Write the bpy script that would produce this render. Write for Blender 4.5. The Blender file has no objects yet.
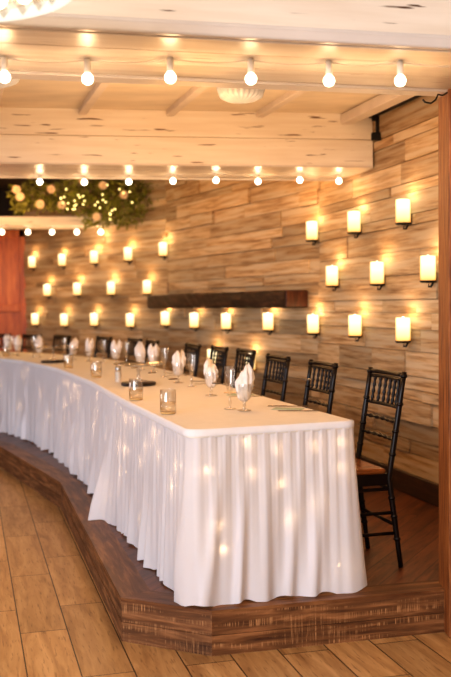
import bpy, bmesh, math, random
from mathutils import Vector, Matrix
random.seed(7)
PI = math.pi
scene = bpy.context.scene
COL = scene.collection
ZS = 0.19          # stage height
ZT = 0.94          # table top height

# ------------------------------------------------------------------ helpers
def V(*a): return Vector(a)

def finish(name, bm, mat, parent=None, smooth=False, loc=None):
    me = bpy.data.meshes.new(name)
    bm.normal_update()
    bm.to_mesh(me); bm.free()
    for m in (mat if isinstance(mat, (list, tuple)) else [mat]): me.materials.append(m)
    if smooth:
        for p in me.polygons: p.use_smooth = True
    o = bpy.data.objects.new(name, me); COL.objects.link(o)
    if parent is not None: o.parent = parent
    if loc is not None: o.location = loc
    return o

def thing(name, label, cat, loc=(0, 0, 0), rz=0.0, group=None):
    o = bpy.data.objects.new(name, None); COL.objects.link(o)
    o.empty_display_size = 0.1
    o.location = loc; o.rotation_euler = (0, 0, rz)
    o['label'] = label; o['category'] = cat
    if group: o['group'] = group
    return o

def tag(o, label, cat, group=None, kind=None):
    o['label'] = label; o['category'] = cat
    if group: o['group'] = group
    if kind: o['kind'] = kind
    return o

def struct(o, label=None, cat=None):
    o['kind'] = 'structure'
    if label: o['label'] = label
    if cat: o['category'] = cat
    return o

def copy_tree(o, parent=None):
    c = o.copy(); COL.objects.link(c)
    c.parent = parent
    for ch in list(o.children): copy_tree(ch, c)
    return c

def place(proto, first, loc, rz, label, group=None):
    """first use moves the prototype itself, then copies"""
    o = proto if first else copy_tree(proto)
    o.location = loc; o.rotation_euler = (0, 0, rz); o['label'] = label
    if group: o['group'] = group
    return o

def box(bm, c, s, rot=None, bev=0.0, seg=1):
    r = bmesh.ops.create_cube(bm, size=1.0)
    vs = r['verts']
    bmesh.ops.scale(bm, vec=Vector(s), verts=vs)
    if bev > 0:
        es = list({e for v in vs for e in v.link_edges})
        rb = bmesh.ops.bevel(bm, geom=es, offset=bev, segments=seg, affect='EDGES', profile=0.5)
        vs = list({v for f in rb['faces'] for v in f.verts} | {v for v in vs if v.is_valid})
    if rot is not None: bmesh.ops.rotate(bm, cent=(0, 0, 0), matrix=rot, verts=vs)
    bmesh.ops.translate(bm, vec=Vector(c), verts=vs)
    return vs

def prism(bm, pts, z0, z1):
    """closed polygon (ccw) extruded between z0 and z1"""
    lo = [bm.verts.new((p[0], p[1], z0)) for p in pts]
    hi = [bm.verts.new((p[0], p[1], z1)) for p in pts]
    n = len(pts)
    bm.faces.new(hi); bm.faces.new(list(reversed(lo)))
    for i in range(n):
        bm.faces.new((lo[i], lo[(i+1) % n], hi[(i+1) % n], hi[i]))

def tube(bm, pts, rad, n=8, cap=True):
    """round bar through pts; rad is a number or one per point"""
    pts = [Vector(p) for p in pts]
    rr = rad if isinstance(rad, (list, tuple)) else [rad]*len(pts)
    rings = []
    ref = None
    for i, p in enumerate(pts):
        a = pts[max(0, i-1)]; b = pts[min(len(pts)-1, i+1)]
        d = (b-a).normalized()
        if ref is None:
            ref = Vector((0, 0, 1)) if abs(d.z) < 0.9 else Vector((1, 0, 0))
        x = d.cross(ref).normalized(); y = d.cross(x).normalized()
        ref = -y if False else ref
        rings.append([bm.verts.new(p + (x*math.cos(2*PI*k/n) + y*math.sin(2*PI*k/n))*rr[i]) for k in range(n)])
    for a, b in zip(rings, rings[1:]):
        for k in range(n):
            bm.faces.new((a[k], a[(k+1) % n], b[(k+1) % n], b[k]))
    if cap:
        bm.faces.new(list(reversed(rings[0]))); bm.faces.new(rings[-1])
    return rings

def lathe(bm, prof, n=20, c=(0, 0, 0), rfun=None):
    """profile of (r, z); r == 0 closes with a point"""
    rings = []
    for r, z in prof:
        if r <= 1e-6:
            rings.append([bm.verts.new((c[0], c[1], c[2]+z))])
        else:
            rings.append([bm.verts.new((c[0]+r*math.cos(2*PI*k/n)*(1 if rfun is None else rfun(2*PI*k/n, z)),
                                        c[1]+r*math.sin(2*PI*k/n)*(1 if rfun is None else rfun(2*PI*k/n, z)), c[2]+z)) for k in range(n)])
    for a, b in zip(rings, rings[1:]):
        for k in range(n):
            k2 = (k+1) % n
            if len(a) == 1 and len(b) == 1: continue
            if len(a) == 1: bm.faces.new((a[0], b[k2], b[k]))
            elif len(b) == 1: bm.faces.new((a[k], a[k2], b[0]))
            else: bm.faces.new((a[k], a[k2], b[k2], b[k]))

def ball(bm, c, r, seg=12, rings=8, sc=(1, 1, 1)):
    rr = bmesh.ops.create_uvsphere(bm, u_segments=seg, v_segments=rings, radius=r)
    bmesh.ops.scale(bm, vec=Vector(sc), verts=rr['verts'])
    bmesh.ops.translate(bm, vec=Vector(c), verts=rr['verts'])

# ------------------------------------------------------------------ materials
def newmat(name):
    m = bpy.data.materials.new(name); m.use_nodes = True
    nt = m.node_tree; nt.nodes.clear()
    out = nt.nodes.new('ShaderNodeOutputMaterial')
    return m, nt, out

def node(nt, typ, **kw):
    n = nt.nodes.new(typ)
    for k, v in kw.items():
        if k.startswith('_'): n.inputs[k[1:].replace('_', ' ')].default_value = v
        else: setattr(n, k, v)
    return n

def simple(name, col, rough=0.5, metal=0.0, spec=0.5, noise=0.0, nscale=8.0, stretch=(1, 1, 1), bump=0.0, coat=0.0):
    m, nt, out = newmat(name)
    b = node(nt, 'ShaderNodeBsdfPrincipled')
    b.inputs['Roughness'].default_value = rough; b.inputs['Metallic'].default_value = metal
    b.inputs['Specular IOR Level'].default_value = spec; b.inputs['Coat Weight'].default_value = coat
    tc = node(nt, 'ShaderNodeTexCoord'); mp = node(nt, 'ShaderNodeMapping'); mp.inputs['Scale'].default_value = stretch
    ns = node(nt, 'ShaderNodeTexNoise'); ns.inputs['Scale'].default_value = nscale; ns.inputs['Detail'].default_value = 4
    nt.links.new(tc.outputs['Object'], mp.inputs['Vector']); nt.links.new(mp.outputs[0], ns.inputs['Vector'])
    cr = node(nt, 'ShaderNodeValToRGB')
    cr.color_ramp.elements[0].position = 0.3; cr.color_ramp.elements[1].position = 0.7
    cr.color_ramp.elements[0].color = tuple(c*(1-noise) for c in col) + (1,)
    cr.color_ramp.elements[1].color = tuple(min(1, c*(1+noise*0.5)) for c in col) + (1,)
    nt.links.new(ns.outputs['Fac'], cr.inputs[0]); nt.links.new(cr.outputs[0], b.inputs['Base Color'])
    if bump:
        bp = node(nt, 'ShaderNodeBump'); bp.inputs['Strength'].default_value = bump; bp.inputs['Distance'].default_value = 0.01
        nt.links.new(ns.outputs['Fac'], bp.inputs['Height']); nt.links.new(bp.outputs[0], b.inputs['Normal'])
    nt.links.new(b.outputs[0], out.inputs[0])
    return m

def emis(name, col, strength):
    m, nt, out = newmat(name)
    e = node(nt, 'ShaderNodeEmission'); e.inputs[0].default_value = tuple(col)+(1,); e.inputs[1].default_value = strength
    nt.links.new(e.outputs[0], out.inputs[0])
    return m

def ramp(nt, pts):
    cr = node(nt, 'ShaderNodeValToRGB')
    els = cr.color_ramp.elements
    while len(els) < len(pts): els.new(0.5)
    for e, (p, c) in zip(els, pts):
        e.position = p; e.color = tuple(c)+(1,)
    return cr

def wood(name, c_dark, c_mid, c_light, rough=0.5, axis='X', gscale=3.0, tone=False, tonerange=(0.6, 1.25), bump=0.25, patch=None, spec=0.35, stretch=9.0, saw=None):
    """grain runs along the object's local axis"""
    m, nt, out = newmat(name)
    L = nt.links.new
    b = node(nt, 'ShaderNodeBsdfPrincipled'); b.inputs['Roughness'].default_value = rough
    b.inputs['Specular IOR Level'].default_value = spec
    tc = node(nt, 'ShaderNodeTexCoord'); mp = node(nt, 'ShaderNodeMapping')
    s = {'X': (1, stretch, stretch), 'Y': (stretch, 1, stretch), 'Z': (stretch, stretch, 1)}[axis]
    mp.inputs['Scale'].default_value = s
    L(tc.outputs['Object'], mp.inputs['Vector'])
    vec = mp.outputs[0]
    if tone:
        at = node(nt, 'ShaderNodeAttribute', attribute_name='tone')
        ml = node(nt, 'ShaderNodeVectorMath', operation='SCALE'); ml.inputs['Scale'].default_value = 37.0
        ad = node(nt, 'ShaderNodeVectorMath', operation='ADD')
        L(at.outputs['Vector'], ml.inputs[0]); L(mp.outputs[0], ad.inputs[0]); L(ml.outputs[0], ad.inputs[1]); vec = ad.outputs[0]
    n1 = node(nt, 'ShaderNodeTexNoise'); n1.inputs['Scale'].default_value = gscale; n1.inputs['Detail'].default_value = 7; n1.inputs['Roughness'].default_value = 0.62
    n1.inputs['Distortion'].default_value = 0.4
    L(vec, n1.inputs['Vector'])
    cr = ramp(nt, [(0.3, c_dark), (0.5, c_mid), (0.68, c_light)])
    L(n1.outputs['Fac'], cr.inputs[0]); colr = cr.outputs[0]
    if patch:
        n2 = node(nt, 'ShaderNodeTexNoise'); n2.inputs['Scale'].default_value = gscale*0.55; n2.inputs['Detail'].default_value = 3
        mp2 = node(nt, 'ShaderNodeVectorMath', operation='ADD'); mp2.inputs[1].default_value = (5.3, 2.1, 9.7)
        L(vec, mp2.inputs[0]); L(mp2.outputs[0], n2.inputs['Vector'])
        r2 = ramp(nt, [(0.46, (0, 0, 0)), (0.62, (1, 1, 1))]); L(n2.outputs['Fac'], r2.inputs[0])
        mx = node(nt, 'ShaderNodeMix', data_type='RGBA'); L(r2.outputs[0], mx.inputs[0]); L(colr, mx.inputs[6]); mx.inputs[7].default_value = tuple(patch)+(1,)
        colr = mx.outputs[2]
    if saw:   # pale upright saw marks in patches
        ms = node(nt, 'ShaderNodeMapping'); ms.inputs['Scale'].default_value = (90, 1, 4); ms.inputs['Rotation'].default_value = (0, 0.12, 0); L(tc.outputs['Object'], ms.inputs['Vector'])
        n4 = node(nt, 'ShaderNodeTexNoise'); n4.inputs['Scale'].default_value = 1.6; n4.inputs['Detail'].default_value = 3; L(ms.outputs[0], n4.inputs['Vector'])
        n5 = node(nt, 'ShaderNodeTexNoise'); n5.inputs['Scale'].default_value = 3.5; n5.inputs['Detail'].default_value = 2; L(vec, n5.inputs['Vector'])
        r4 = ramp(nt, [(0.50, (0, 0, 0)), (0.64, (1, 1, 1))]); L(n4.outputs['Fac'], r4.inputs[0])
        r5 = ramp(nt, [(0.47, (0, 0, 0)), (0.64, (1, 1, 1))]); L(n5.outputs['Fac'], r5.inputs[0])
        mm = node(nt, 'ShaderNodeMath', operation='MULTIPLY'); L(r4.outputs[0], mm.inputs[0]); L(r5.outputs[0], mm.inputs[1])
        mx = node(nt, 'ShaderNodeMix', data_type='RGBA'); L(mm.outputs[0], mx.inputs[0]); L(colr, mx.inputs[6]); mx.inputs[7].default_value = tuple(saw)+(1,)
        colr = mx.outputs[2]
    if tone:
        sp = node(nt, 'ShaderNodeSeparateXYZ'); L(at.outputs['Vector'], sp.inputs[0])
        mr = node(nt, 'ShaderNodeMapRange'); mr.inputs['To Min'].default_value = tonerange[0]; mr.inputs['To Max'].default_value = tonerange[1]
        L(sp.outputs[0], mr.inputs[0])
        mu = node(nt, 'ShaderNodeVectorMath', operation='SCALE'); L(colr, mu.inputs[0]); L(mr.outputs[0], mu.inputs['Scale'])
        colr = mu.outputs[0]
    L(colr, b.inputs['Base Color'])
    bp = node(nt, 'ShaderNodeBump'); bp.inputs['Strength'].default_value = bump; bp.inputs['Distance'].default_value = 0.01
    L(n1.outputs['Fac'], bp.inputs['Height']); L(bp.outputs[0], b.inputs['Normal'])
    L(b.outputs[0], out.inputs[0])
    return m

def painted(name, base, tint, mark, axis='X', rough=0.45, marks=0.66):
    """whitewashed board paint with dark splits and knots along the grain"""
    m, nt, out = newmat(name); L = nt.links.new
    b = node(nt, 'ShaderNodeBsdfPrincipled'); b.inputs['Roughness'].default_value = rough
    tc = node(nt, 'ShaderNodeTexCoord'); mp = node(nt, 'ShaderNodeMapping')
    mp.inputs['Scale'].default_value = {'X': (1, 14, 14), 'Y': (14, 1, 14)}[axis]
    L(tc.outputs['Object'], mp.inputs['Vector'])
    n0 = node(nt, 'ShaderNodeTexNoise'); n0.inputs['Scale'].default_value = 1.6; n0.inputs['Detail'].default_value = 5; L(mp.outputs[0], n0.inputs['Vector'])
    r0 = ramp(nt, [(0.35, tint), (0.65, base)]); L(n0.outputs['Fac'], r0.inputs[0])
    n1 = node(nt, 'ShaderNodeTexNoise'); n1.inputs['Scale'].default_value = 3.6; n1.inputs['Detail'].default_value = 2.5; n1.inputs['Roughness'].default_value = 0.55; L(mp.outputs[0], n1.inputs['Vector'])
    r1 = ramp(nt, [(marks, (0, 0, 0)), (marks+0.045, (1, 1, 1))]); L(n1.outputs['Fac'], r1.inputs[0])
    mx = node(nt, 'ShaderNodeMix', data_type='RGBA'); L(r1.outputs[0], mx.inputs[0]); L(r0.outputs[0], mx.inputs[6]); mx.inputs[7].default_value = tuple(mark)+(1,)
    L(mx.outputs[2], b.inputs['Base Color'])
    bp = node(nt, 'ShaderNodeBump'); bp.inputs['Strength'].default_value = 0.25; bp.inputs['Distance'].default_value = 0.006
    L(n0.outputs['Fac'], bp.inputs['Height']); L(bp.outputs[0], b.inputs['Normal'])
    L(b.outputs[0], out.inputs[0])
    return m

def plank_floor(name, cols, grout, width, length, rot, rough, spec, gs=1.0, mort=0.006, off=0.37):
    m, nt, out = newmat(name); L = nt.links.new
    b = node(nt, 'ShaderNodeBsdfPrincipled'); b.inputs['Roughness'].default_value = rough; b.inputs['Specular IOR Level'].default_value = spec
    tc = node(nt, 'ShaderNodeTexCoord'); mp = node(nt, 'ShaderNodeMapping'); mp.inputs['Rotation'].default_value = (0, 0, rot)
    L(tc.outputs['Object'], mp.inputs['Vector'])
    bk = node(nt, 'ShaderNodeTexBrick'); bk.offset = off; bk.offset_frequency = 2; bk.squash = 1.0
    bk.inputs['Color1'].default_value = (0, 0, 0, 1); bk.inputs['Color2'].default_value = (1, 1, 1, 1); bk.inputs['Mortar'].default_value = (0.5, 0.5, 0.5, 1)
    bk.inputs['Scale'].default_value = 1.0; bk.inputs['Mortar Size'].default_value = mort/2; bk.inputs['Mortar Smooth'].default_value = 0.1
    bk.inputs['Brick Width'].default_value = length; bk.inputs['Row Height'].default_value = width
    L(mp.outputs[0], bk.inputs['Vector'])
    sc = node(nt, 'ShaderNodeMapping'); sc.inputs['Scale'].default_value = (1.1*gs, 9*gs, 1); L(mp.outputs[0], sc.inputs['Vector'])
    ad = node(nt, 'ShaderNodeVectorMath', operation='MULTIPLY_ADD'); L(bk.outputs['Color'], ad.inputs[0]); ad.inputs[1].default_value = (23, 11, 7); L(sc.outputs[0], ad.inputs[2])
    n1 = node(nt, 'ShaderNodeTexNoise'); n1.inputs['Scale'].default_value = 2.2; n1.inputs['Detail'].default_value = 7; n1.inputs['Roughness'].default_value = 0.6; n1.inputs['Distortion'].default_value = 0.8
    L(ad.outputs[0], n1.inputs['Vector'])
    cr = ramp(nt, [(0.3, cols[0]), (0.47, cols[1]), (0.7, cols[2])]); L(n1.outputs['Fac'], cr.inputs[0])
    # fine dark pores
    sc3 = node(nt, 'ShaderNodeMapping'); sc3.inputs['Scale'].default_value = (5*gs, 45*gs, 1); L(mp.outputs[0], sc3.inputs['Vector'])
    n3 = node(nt, 'ShaderNodeTexNoise'); n3.inputs['Scale'].default_value = 2.0; n3.inputs['Detail'].default_value = 3; L(sc3.outputs[0], n3.inputs['Vector'])
    r3 = ramp(nt, [(0.30, (0.55, 0.5, 0.45)), (0.42, (1, 1, 1))]); L(n3.outputs['Fac'], r3.inputs[0])
    mm = node(nt, 'ShaderNodeMix', data_type='RGBA', blend_type='MULTIPLY'); mm.inputs[0].default_value = 1.0; L(cr.outputs[0], mm.inputs[6]); L(r3.outputs[0], mm.inputs[7])
    mr = node(nt, 'ShaderNodeMapRange'); mr.inputs['To Min'].default_value = 0.82; mr.inputs['To Max'].default_value = 1.14; L(bk.outputs['Color'], mr.inputs[0])
    sv = node(nt, 'ShaderNodeVectorMath', operation='SCALE'); L(mm.outputs[2], sv.inputs[0]); L(mr.outputs[0], sv.inputs['Scale'])
    mx = node(nt, 'ShaderNodeMix', data_type='RGBA'); L(bk.outputs['Fac'], mx.inputs[0]); L(sv.outputs[0], mx.inputs[6]); mx.inputs[7].default_value = tuple(grout)+(1,)
    L(mx.outputs[2], b.inputs['Base Color'])
    inv = node(nt, 'ShaderNodeMath', operation='SUBTRACT'); inv.inputs[0].default_value = 1.0; L(bk.outputs['Fac'], inv.inputs[1])
    ma = node(nt, 'ShaderNodeMath', operation='MULTIPLY_ADD'); L(n1.outputs['Fac'], ma.inputs[0]); ma.inputs[1].default_value = 0.3; L(inv.outputs[0], ma.inputs[2])
    bp = node(nt, 'ShaderNodeBump'); bp.inputs['Strength'].default_value = 0.3; bp.inputs['Distance'].default_value = 0.004
    L(ma.outputs[0], bp.inputs['Height']); L(bp.outputs[0], b.inputs['Normal'])
    L(b.outputs[0], out.inputs[0])
    return m

def glassy(name, tint=(0.96, 0.95, 0.93), refl=0.12, edge=0.85):
    """thin clear glass: sees through, reflects more at glancing angles"""
    m, nt, out = newmat(name); L = nt.links.new
    tr = node(nt, 'ShaderNodeBsdfTransparent'); tr.inputs[0].default_value = tuple(tint)+(1,)
    gl = node(nt, 'ShaderNodeBsdfGlossy'); gl.inputs['Roughness'].default_value = 0.06; gl.inputs[0].default_value = (1, 0.97, 0.93, 1)
    lw = node(nt, 'ShaderNodeLayerWeight'); lw.inputs[0].default_value = 0.35
    mr = node(nt, 'ShaderNodeMapRange'); mr.inputs['To Min'].default_value = refl; mr.inputs['To Max'].default_value = edge
    L(lw.outputs['Facing'], mr.inputs[0])
    cr = ramp(nt, [(0.55, tint), (1.0, tuple(c*0.45 for c in tint))]); L(lw.outputs['Facing'], cr.inputs[0]); L(cr.outputs[0], tr.inputs[0])
    mx = node(nt, 'ShaderNodeMixShader'); L(mr.outputs[0], mx.inputs[0]); L(tr.outputs[0], mx.inputs[1]); L(gl.outputs[0], mx.inputs[2])
    L(mx.outputs[0], out.inputs[0])
    return m

M = {}
M['floor'] = plank_floor('floor_planks', [(0.33, 0.175, 0.07), (0.46, 0.265, 0.11), (0.60, 0.375, 0.175)], (0.04, 0.018, 0.008), 0.208, 0.92, math.radians(-105.4), 0.42, 0.4)
M['stage'] = plank_floor('stage_planks', [(0.055, 0.016, 0.006), (0.125, 0.038, 0.013), (0.22, 0.075, 0.027)], (0.012, 0.005, 0.003), 0.125, 1.1, math.radians(-62), 0.38, 0.45, mort=0.004)
M['fascia'] = wood('rough_sawn_fascia', (0.05, 0.017, 0.006), (0.15, 0.062, 0.022), (0.33, 0.15, 0.06), rough=0.6, tone=True, tonerange=(0.92, 1.12), bump=0.5, gscale=3.2, stretch=10, saw=(0.44, 0.23, 0.10))
M['nosing'] = wood('stage_edge_board', (0.07, 0.025, 0.009), (0.17, 0.068, 0.025), (0.35, 0.16, 0.062), rough=0.45, tone=True, tonerange=(0.85, 1.1), bump=0.25, gscale=3)
M['wall'] = wood('whitewashed_boards', (0.24, 0.125, 0.05), (0.51, 0.335, 0.175), (0.69, 0.51, 0.31), rough=0.62, tone=True, tonerange=(0.60, 1.16), bump=0.6, gscale=2.6, patch=(0.61, 0.475, 0.31), stretch=16)
M['mantel'] = wood('dark_mantel', (0.012, 0.006, 0.004), (0.032, 0.015, 0.008), (0.085, 0.036, 0.018), rough=0.5, bump=0.5, gscale=4)
M['mantel_end'] = wood('mantel_end_grain', (0.02, 0.007, 0.004), (0.055, 0.016, 0.007), (0.11, 0.035, 0.014), rough=0.45, bump=0.4, gscale=6, axis='Z')
M['skirting'] = wood('dark_baseboard', (0.02, 0.008, 0.004), (0.045, 0.018, 0.008), (0.09, 0.035, 0.016), rough=0.4)
M['post'] = wood('stained_post', (0.10, 0.028, 0.008), (0.26, 0.088, 0.024), (0.44, 0.17, 0.05), rough=0.5, axis='Z', gscale=5, bump=0.4, stretch=12)
M['door'] = wood('orange_door', (0.30, 0.06, 0.010), (0.52, 0.13, 0.02), (0.68, 0.22, 0.04), rough=0.4, axis='Z', gscale=2)
M['beam'] = painted('whitewashed_beam', (0.84, 0.76, 0.66), (0.75, 0.65, 0.54), (0.10, 0.05, 0.025), marks=0.668)
M['beam2'] = painted('whitewashed_beam_face', (0.84, 0.76, 0.65), (0.75, 0.65, 0.53), (0.14, 0.07, 0.03), marks=0.645)
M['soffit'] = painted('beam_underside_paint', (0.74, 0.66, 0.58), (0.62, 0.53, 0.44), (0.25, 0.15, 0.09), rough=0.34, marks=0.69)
M['ceil'] = simple('plywood_ceiling', (0.72, 0.61, 0.46), 0.6, noise=0.16, nscale=2.2, stretch=(1, 3, 1), bump=0.1)
M['joist'] = simple('painted_joist', (0.66, 0.56, 0.46), 0.5, noise=0.1, nscale=6)
M['darkceil'] = simple('dark_ceiling', (0.020, 0.012, 0.008), 0.8, noise=0.3)
M['plaster'] = simple('plain_wall', (0.32, 0.22, 0.15), 0.8, noise=0.1)
M['trim_paint'] = simple('trim_paint', (0.70, 0.64, 0.60), 0.35, noise=0.06, nscale=5)
M['black'] = simple('black_iron', (0.012, 0.010, 0.009), 0.45, metal=0.3, noise=0.2)
M['chair'] = simple('black_lacquer', (0.008, 0.004, 0.003), 0.33, spec=0.32, noise=0.35, nscale=20)
M['cushion'] = simple('copper_brown_cushion', (0.26, 0.088, 0.022), 0.26, spec=0.5, noise=0.2, nscale=12)
M['cloth_top'] = simple('white_tablecloth', (0.80, 0.76, 0.70), 0.8, spec=0.15, noise=0.025, nscale=14, bump=0.06)
M['band'] = simple('skirt_band', (0.82, 0.81, 0.84), 0.75, spec=0.2, noise=0.03, nscale=30)
M['napkin'] = simple('white_napkin', (0.88, 0.83, 0.80), 0.7, spec=0.2, noise=0.05, nscale=40, bump=0.2)
M['table_wood'] = simple('table_laminate', (0.45, 0.33, 0.22), 0.5, noise=0.1)
M['metal'] = simple('grey_metal', (0.42, 0.41, 0.40), 0.3, metal=1.0, noise=0.1)
M['steel'] = simple('cutlery_steel', (0.35, 0.30, 0.24), 0.22, metal=1.0, noise=0.1)
M['glass'] = glassy('clear_glass')
M['cutglass'] = glassy('cut_glass', (0.91, 0.90, 0.87), 0.17, 0.6)
M['water'] = glassy('still_water', (0.97, 0.92, 0.82), 0.04, 0.5)
M['amber'] = simple('amber_glass_base', (0.75, 0.50, 0.22), 0.15, noise=0.1, nscale=30)
M['frost'] = simple('ribbed_frosted_glass', (0.40, 0.41, 0.43), 0.25, noise=0.08, nscale=20)
M['board'] = simple('black_serving_board', (0.016, 0.009, 0.006), 0.35, noise=0.3)
M['salt'] = simple('salt', (0.88, 0.85, 0.8), 0.9, noise=0.05)
M['card'] = simple('pale_green_card', (0.42, 0.50, 0.38), 0.8, noise=0.05)
M['cord'] = simple('white_cord', (0.60, 0.52, 0.43), 0.6, noise=0.05)
M['socket'] = simple('white_socket', (0.75, 0.68, 0.58), 0.4, noise=0.05)
M['leaf'] = simple('green_leaves', (0.26, 0.27, 0.045), 0.5, noise=0.6, nscale=9)
M['flower'] = simple('cream_flower', (0.80, 0.60, 0.42), 0.7, noise=0.15, nscale=30)
M['bulb'] = emis('bulb_glow', (1.0, 0.86, 0.62), 6.0)
M['fairy'] = emis('fairy_glow', (1.0, 0.68, 0.38), 34.0)
M['fairy_y'] = emis('fairy_glow_yellow', (1.0, 0.74, 0.25), 4.0)
M['yellow'] = simple('yellow_plastic', (0.8, 0.5, 0.03), 0.4)
M['chand_band'] = emis('lit_band', (1.0, 0.90, 0.74), 1.05)

# candle sconce glass: lit from inside, hotter near the flame at the top
def candle_mat():
    m, nt, out = newmat('candle_glow'); L = nt.links.new
    tc = node(nt, 'ShaderNodeTexCoord'); sp = node(nt, 'ShaderNodeSeparateXYZ'); L(tc.outputs['Object'], sp.inputs[0])
    mr = node(nt, 'ShaderNodeMapRange'); mr.inputs['From Min'].default_value = -0.08; mr.inputs['From Max'].default_value = 0.09
    L(sp.outputs[2], mr.inputs[0])
    cr = ramp(nt, [(0.0, (1.0, 0.50, 0.13)), (0.22, (1.0, 0.72, 0.33)), (0.7, (1.0, 0.86, 0.54))]); L(mr.outputs[0], cr.inputs[0])
    lw = node(nt, 'ShaderNodeLayerWeight'); lw.inputs[0].default_value = 0.5
    rr = ramp(nt, [(0.35, (1, 1, 1)), (0.9, (1.0, 0.62, 0.26))]); L(lw.outputs['Facing'], rr.inputs[0])
    mu = node(nt, 'ShaderNodeMix', data_type='RGBA', blend_type='MULTIPLY'); mu.inputs[0].default_value = 1.0; L(cr.outputs[0], mu.inputs[6]); L(rr.outputs[0], mu.inputs[7])
    st = node(nt, 'ShaderNodeMapRange'); st.inputs['To Min'].default_value = 1.25; st.inputs['To Max'].default_value = 1.9; L(mr.outputs[0], st.inputs[0])
    e = node(nt, 'ShaderNodeEmission'); L(mu.outputs[2], e.inputs[0]); L(st.outputs[0], e.inputs[1])
    L(e.outputs[0], out.inputs[0])
    return m
M['candle'] = candle_mat()

# translucent polyester skirt
def skirt_mat():
    m, nt, out = newmat('white_skirt_fabric'); L = nt.links.new
    d = node(nt, 'ShaderNodeBsdfDiffuse'); d.inputs[0].default_value = (0.84, 0.83, 0.87, 1)
    t = node(nt, 'ShaderNodeBsdfTranslucent'); t.inputs[0].default_value = (0.95, 0.88, 0.82, 1)
    g = node(nt, 'ShaderNodeBsdfGlossy'); g.inputs[0].default_value = (0.9, 0.88, 0.95, 1); g.inputs['Roughness'].default_value = 0.42
    tr = node(nt, 'ShaderNodeBsdfTransparent'); tr.inputs[0].default_value = (1.0, 0.9, 0.8, 1)
    m1 = node(nt, 'ShaderNodeMixShader'); m1.inputs[0].default_value = 0.22; L(d.outputs[0], m1.inputs[1]); L(t.outputs[0], m1.inputs[2])
    m2 = node(nt, 'ShaderNodeMixShader'); m2.inputs[0].default_value = 0.06; L(m1.outputs[0], m2.inputs[1]); L(g.outputs[0], m2.inputs[2])
    m3 = node(nt, 'ShaderNodeMixShader'); m3.inputs[0].default_value = 0.012; L(m2.outputs[0], m3.inputs[1]); L(tr.outputs[0], m3.inputs[2])
    L(m3.outputs[0], out.inputs[0])
    return m
M['skirt'] = skirt_mat()

def point(name, parent, loc, power, col, rad=0.02):
    l = bpy.data.lights.new(name, 'POINT'); l.energy = power; l.color = col; l.shadow_soft_size = rad
    o = bpy.data.objects.new(name, l); COL.objects.link(o); o.location = loc
    if parent is not None: o.parent = parent
    return o

# ------------------------------------------------------------------ the setting
# main floor
bm = bmesh.new(); box(bm, (0, 6, -0.05), (14, 20, 0.1)); struct(finish('floor', bm, M['floor']), 'light brown wood plank floor below the raised stage', 'floor')

# right-hand plank wall bends in three faces and curves round to the left
WP = [V(2.2225, 2.72, 0), V(0.80, 7.89, 0), V(-0.65, 10.80, 0), V(-2.80, 13.25, 0)]
WALLTOP = 3.12

def tone_layer(bm):
    return bm.loops.layers.float_color.new('tone')

def board_wall(name, a, b, seed, label):
    rnd = random.Random(seed)
    d = (b-a); length = d.length; ang = math.atan2(d.y, d.x)
    # local x runs along the wall, local +y is the room side
    bm = bmesh.new(); tl = tone_layer(bm)
    vs = box(bm, (length/2, -0.06, (WALLTOP+ZS)/2), (length, 0.10, WALLTOP-ZS))
    for f in bm.faces:
        for l in f.loops: l[tl] = (0.2, 0.3, 0.5, 1)
    z = ZS
    while z < WALLTOP-0.02:
        h = rnd.choice([0.07, 0.09, 0.11, 0.125, 0.145, 0.165])
        h = min(h, WALLTOP-z)
        x = 0.0 if rnd.random() < 0.5 else -rnd.uniform(0.1, 0.8)
        while x < length-0.01:
            w = rnd.uniform(0.5, 2.0)
            x0 = max(0.0, x); x1 = min(length, x+w)
            if length-x1 < 0.2: x1 = length
            if x1-x0 > 0.02:
                t = rnd.choice([0.0, 0.004, 0.008, 0.014, 0.020, 0.028])
                before = set(bm.faces)
                box(bm, ((x0+x1)/2, -0.01+t/2, z+h/2), (x1-x0-0.003, 0.02+t, h-0.006))
                tn = (rnd.random()**0.85, rnd.random(), rnd.random(), 1)
                for f in bm.faces:
                    if f not in before:
                        for l in f.loops: l[tl] = tn
            x = x1 if x1 > x else x+w
        z += h
    o = finish(name, bm, M['wall'], loc=(a.x, a.y, 0)); o.rotation_euler = (0, 0, ang)
    return struct(o, label, 'wall')

board_wall('wall_right', WP[0], WP[1], 11, 'whitewashed plank wall behind the nearest chairs')
board_wall('wall_back', WP[1], WP[2], 12, 'whitewashed plank wall behind the dark mantel')
board_wall('wall_left', WP[2], WP[3], 13, 'whitewashed plank wall beside the orange door')

def along(a, b, s, off, z):
    d = (b-a).normalized(); n = V(-d.y, d.x, 0)     # n is the room side (left of travel)
    p = a + d*s + n*off; return V(p.x, p.y, z)

# dark baseboards
for i, nm in enumerate(('baseboard_right', 'baseboard_back', 'baseboard_left')):
    a, b = WP[i], WP[i+1]; d = b-a
    bm = bmesh.new(); box(bm, (d.length/2, 0.034, ZS+0.07), (d.length, 0.03, 0.14), bev=0.004)
    o = finish(nm, bm, M['skirting'], loc=(a.x, a.y, 0)); o.rotation_euler = (0, 0, math.atan2(d.y, d.x)); struct(o)

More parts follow.
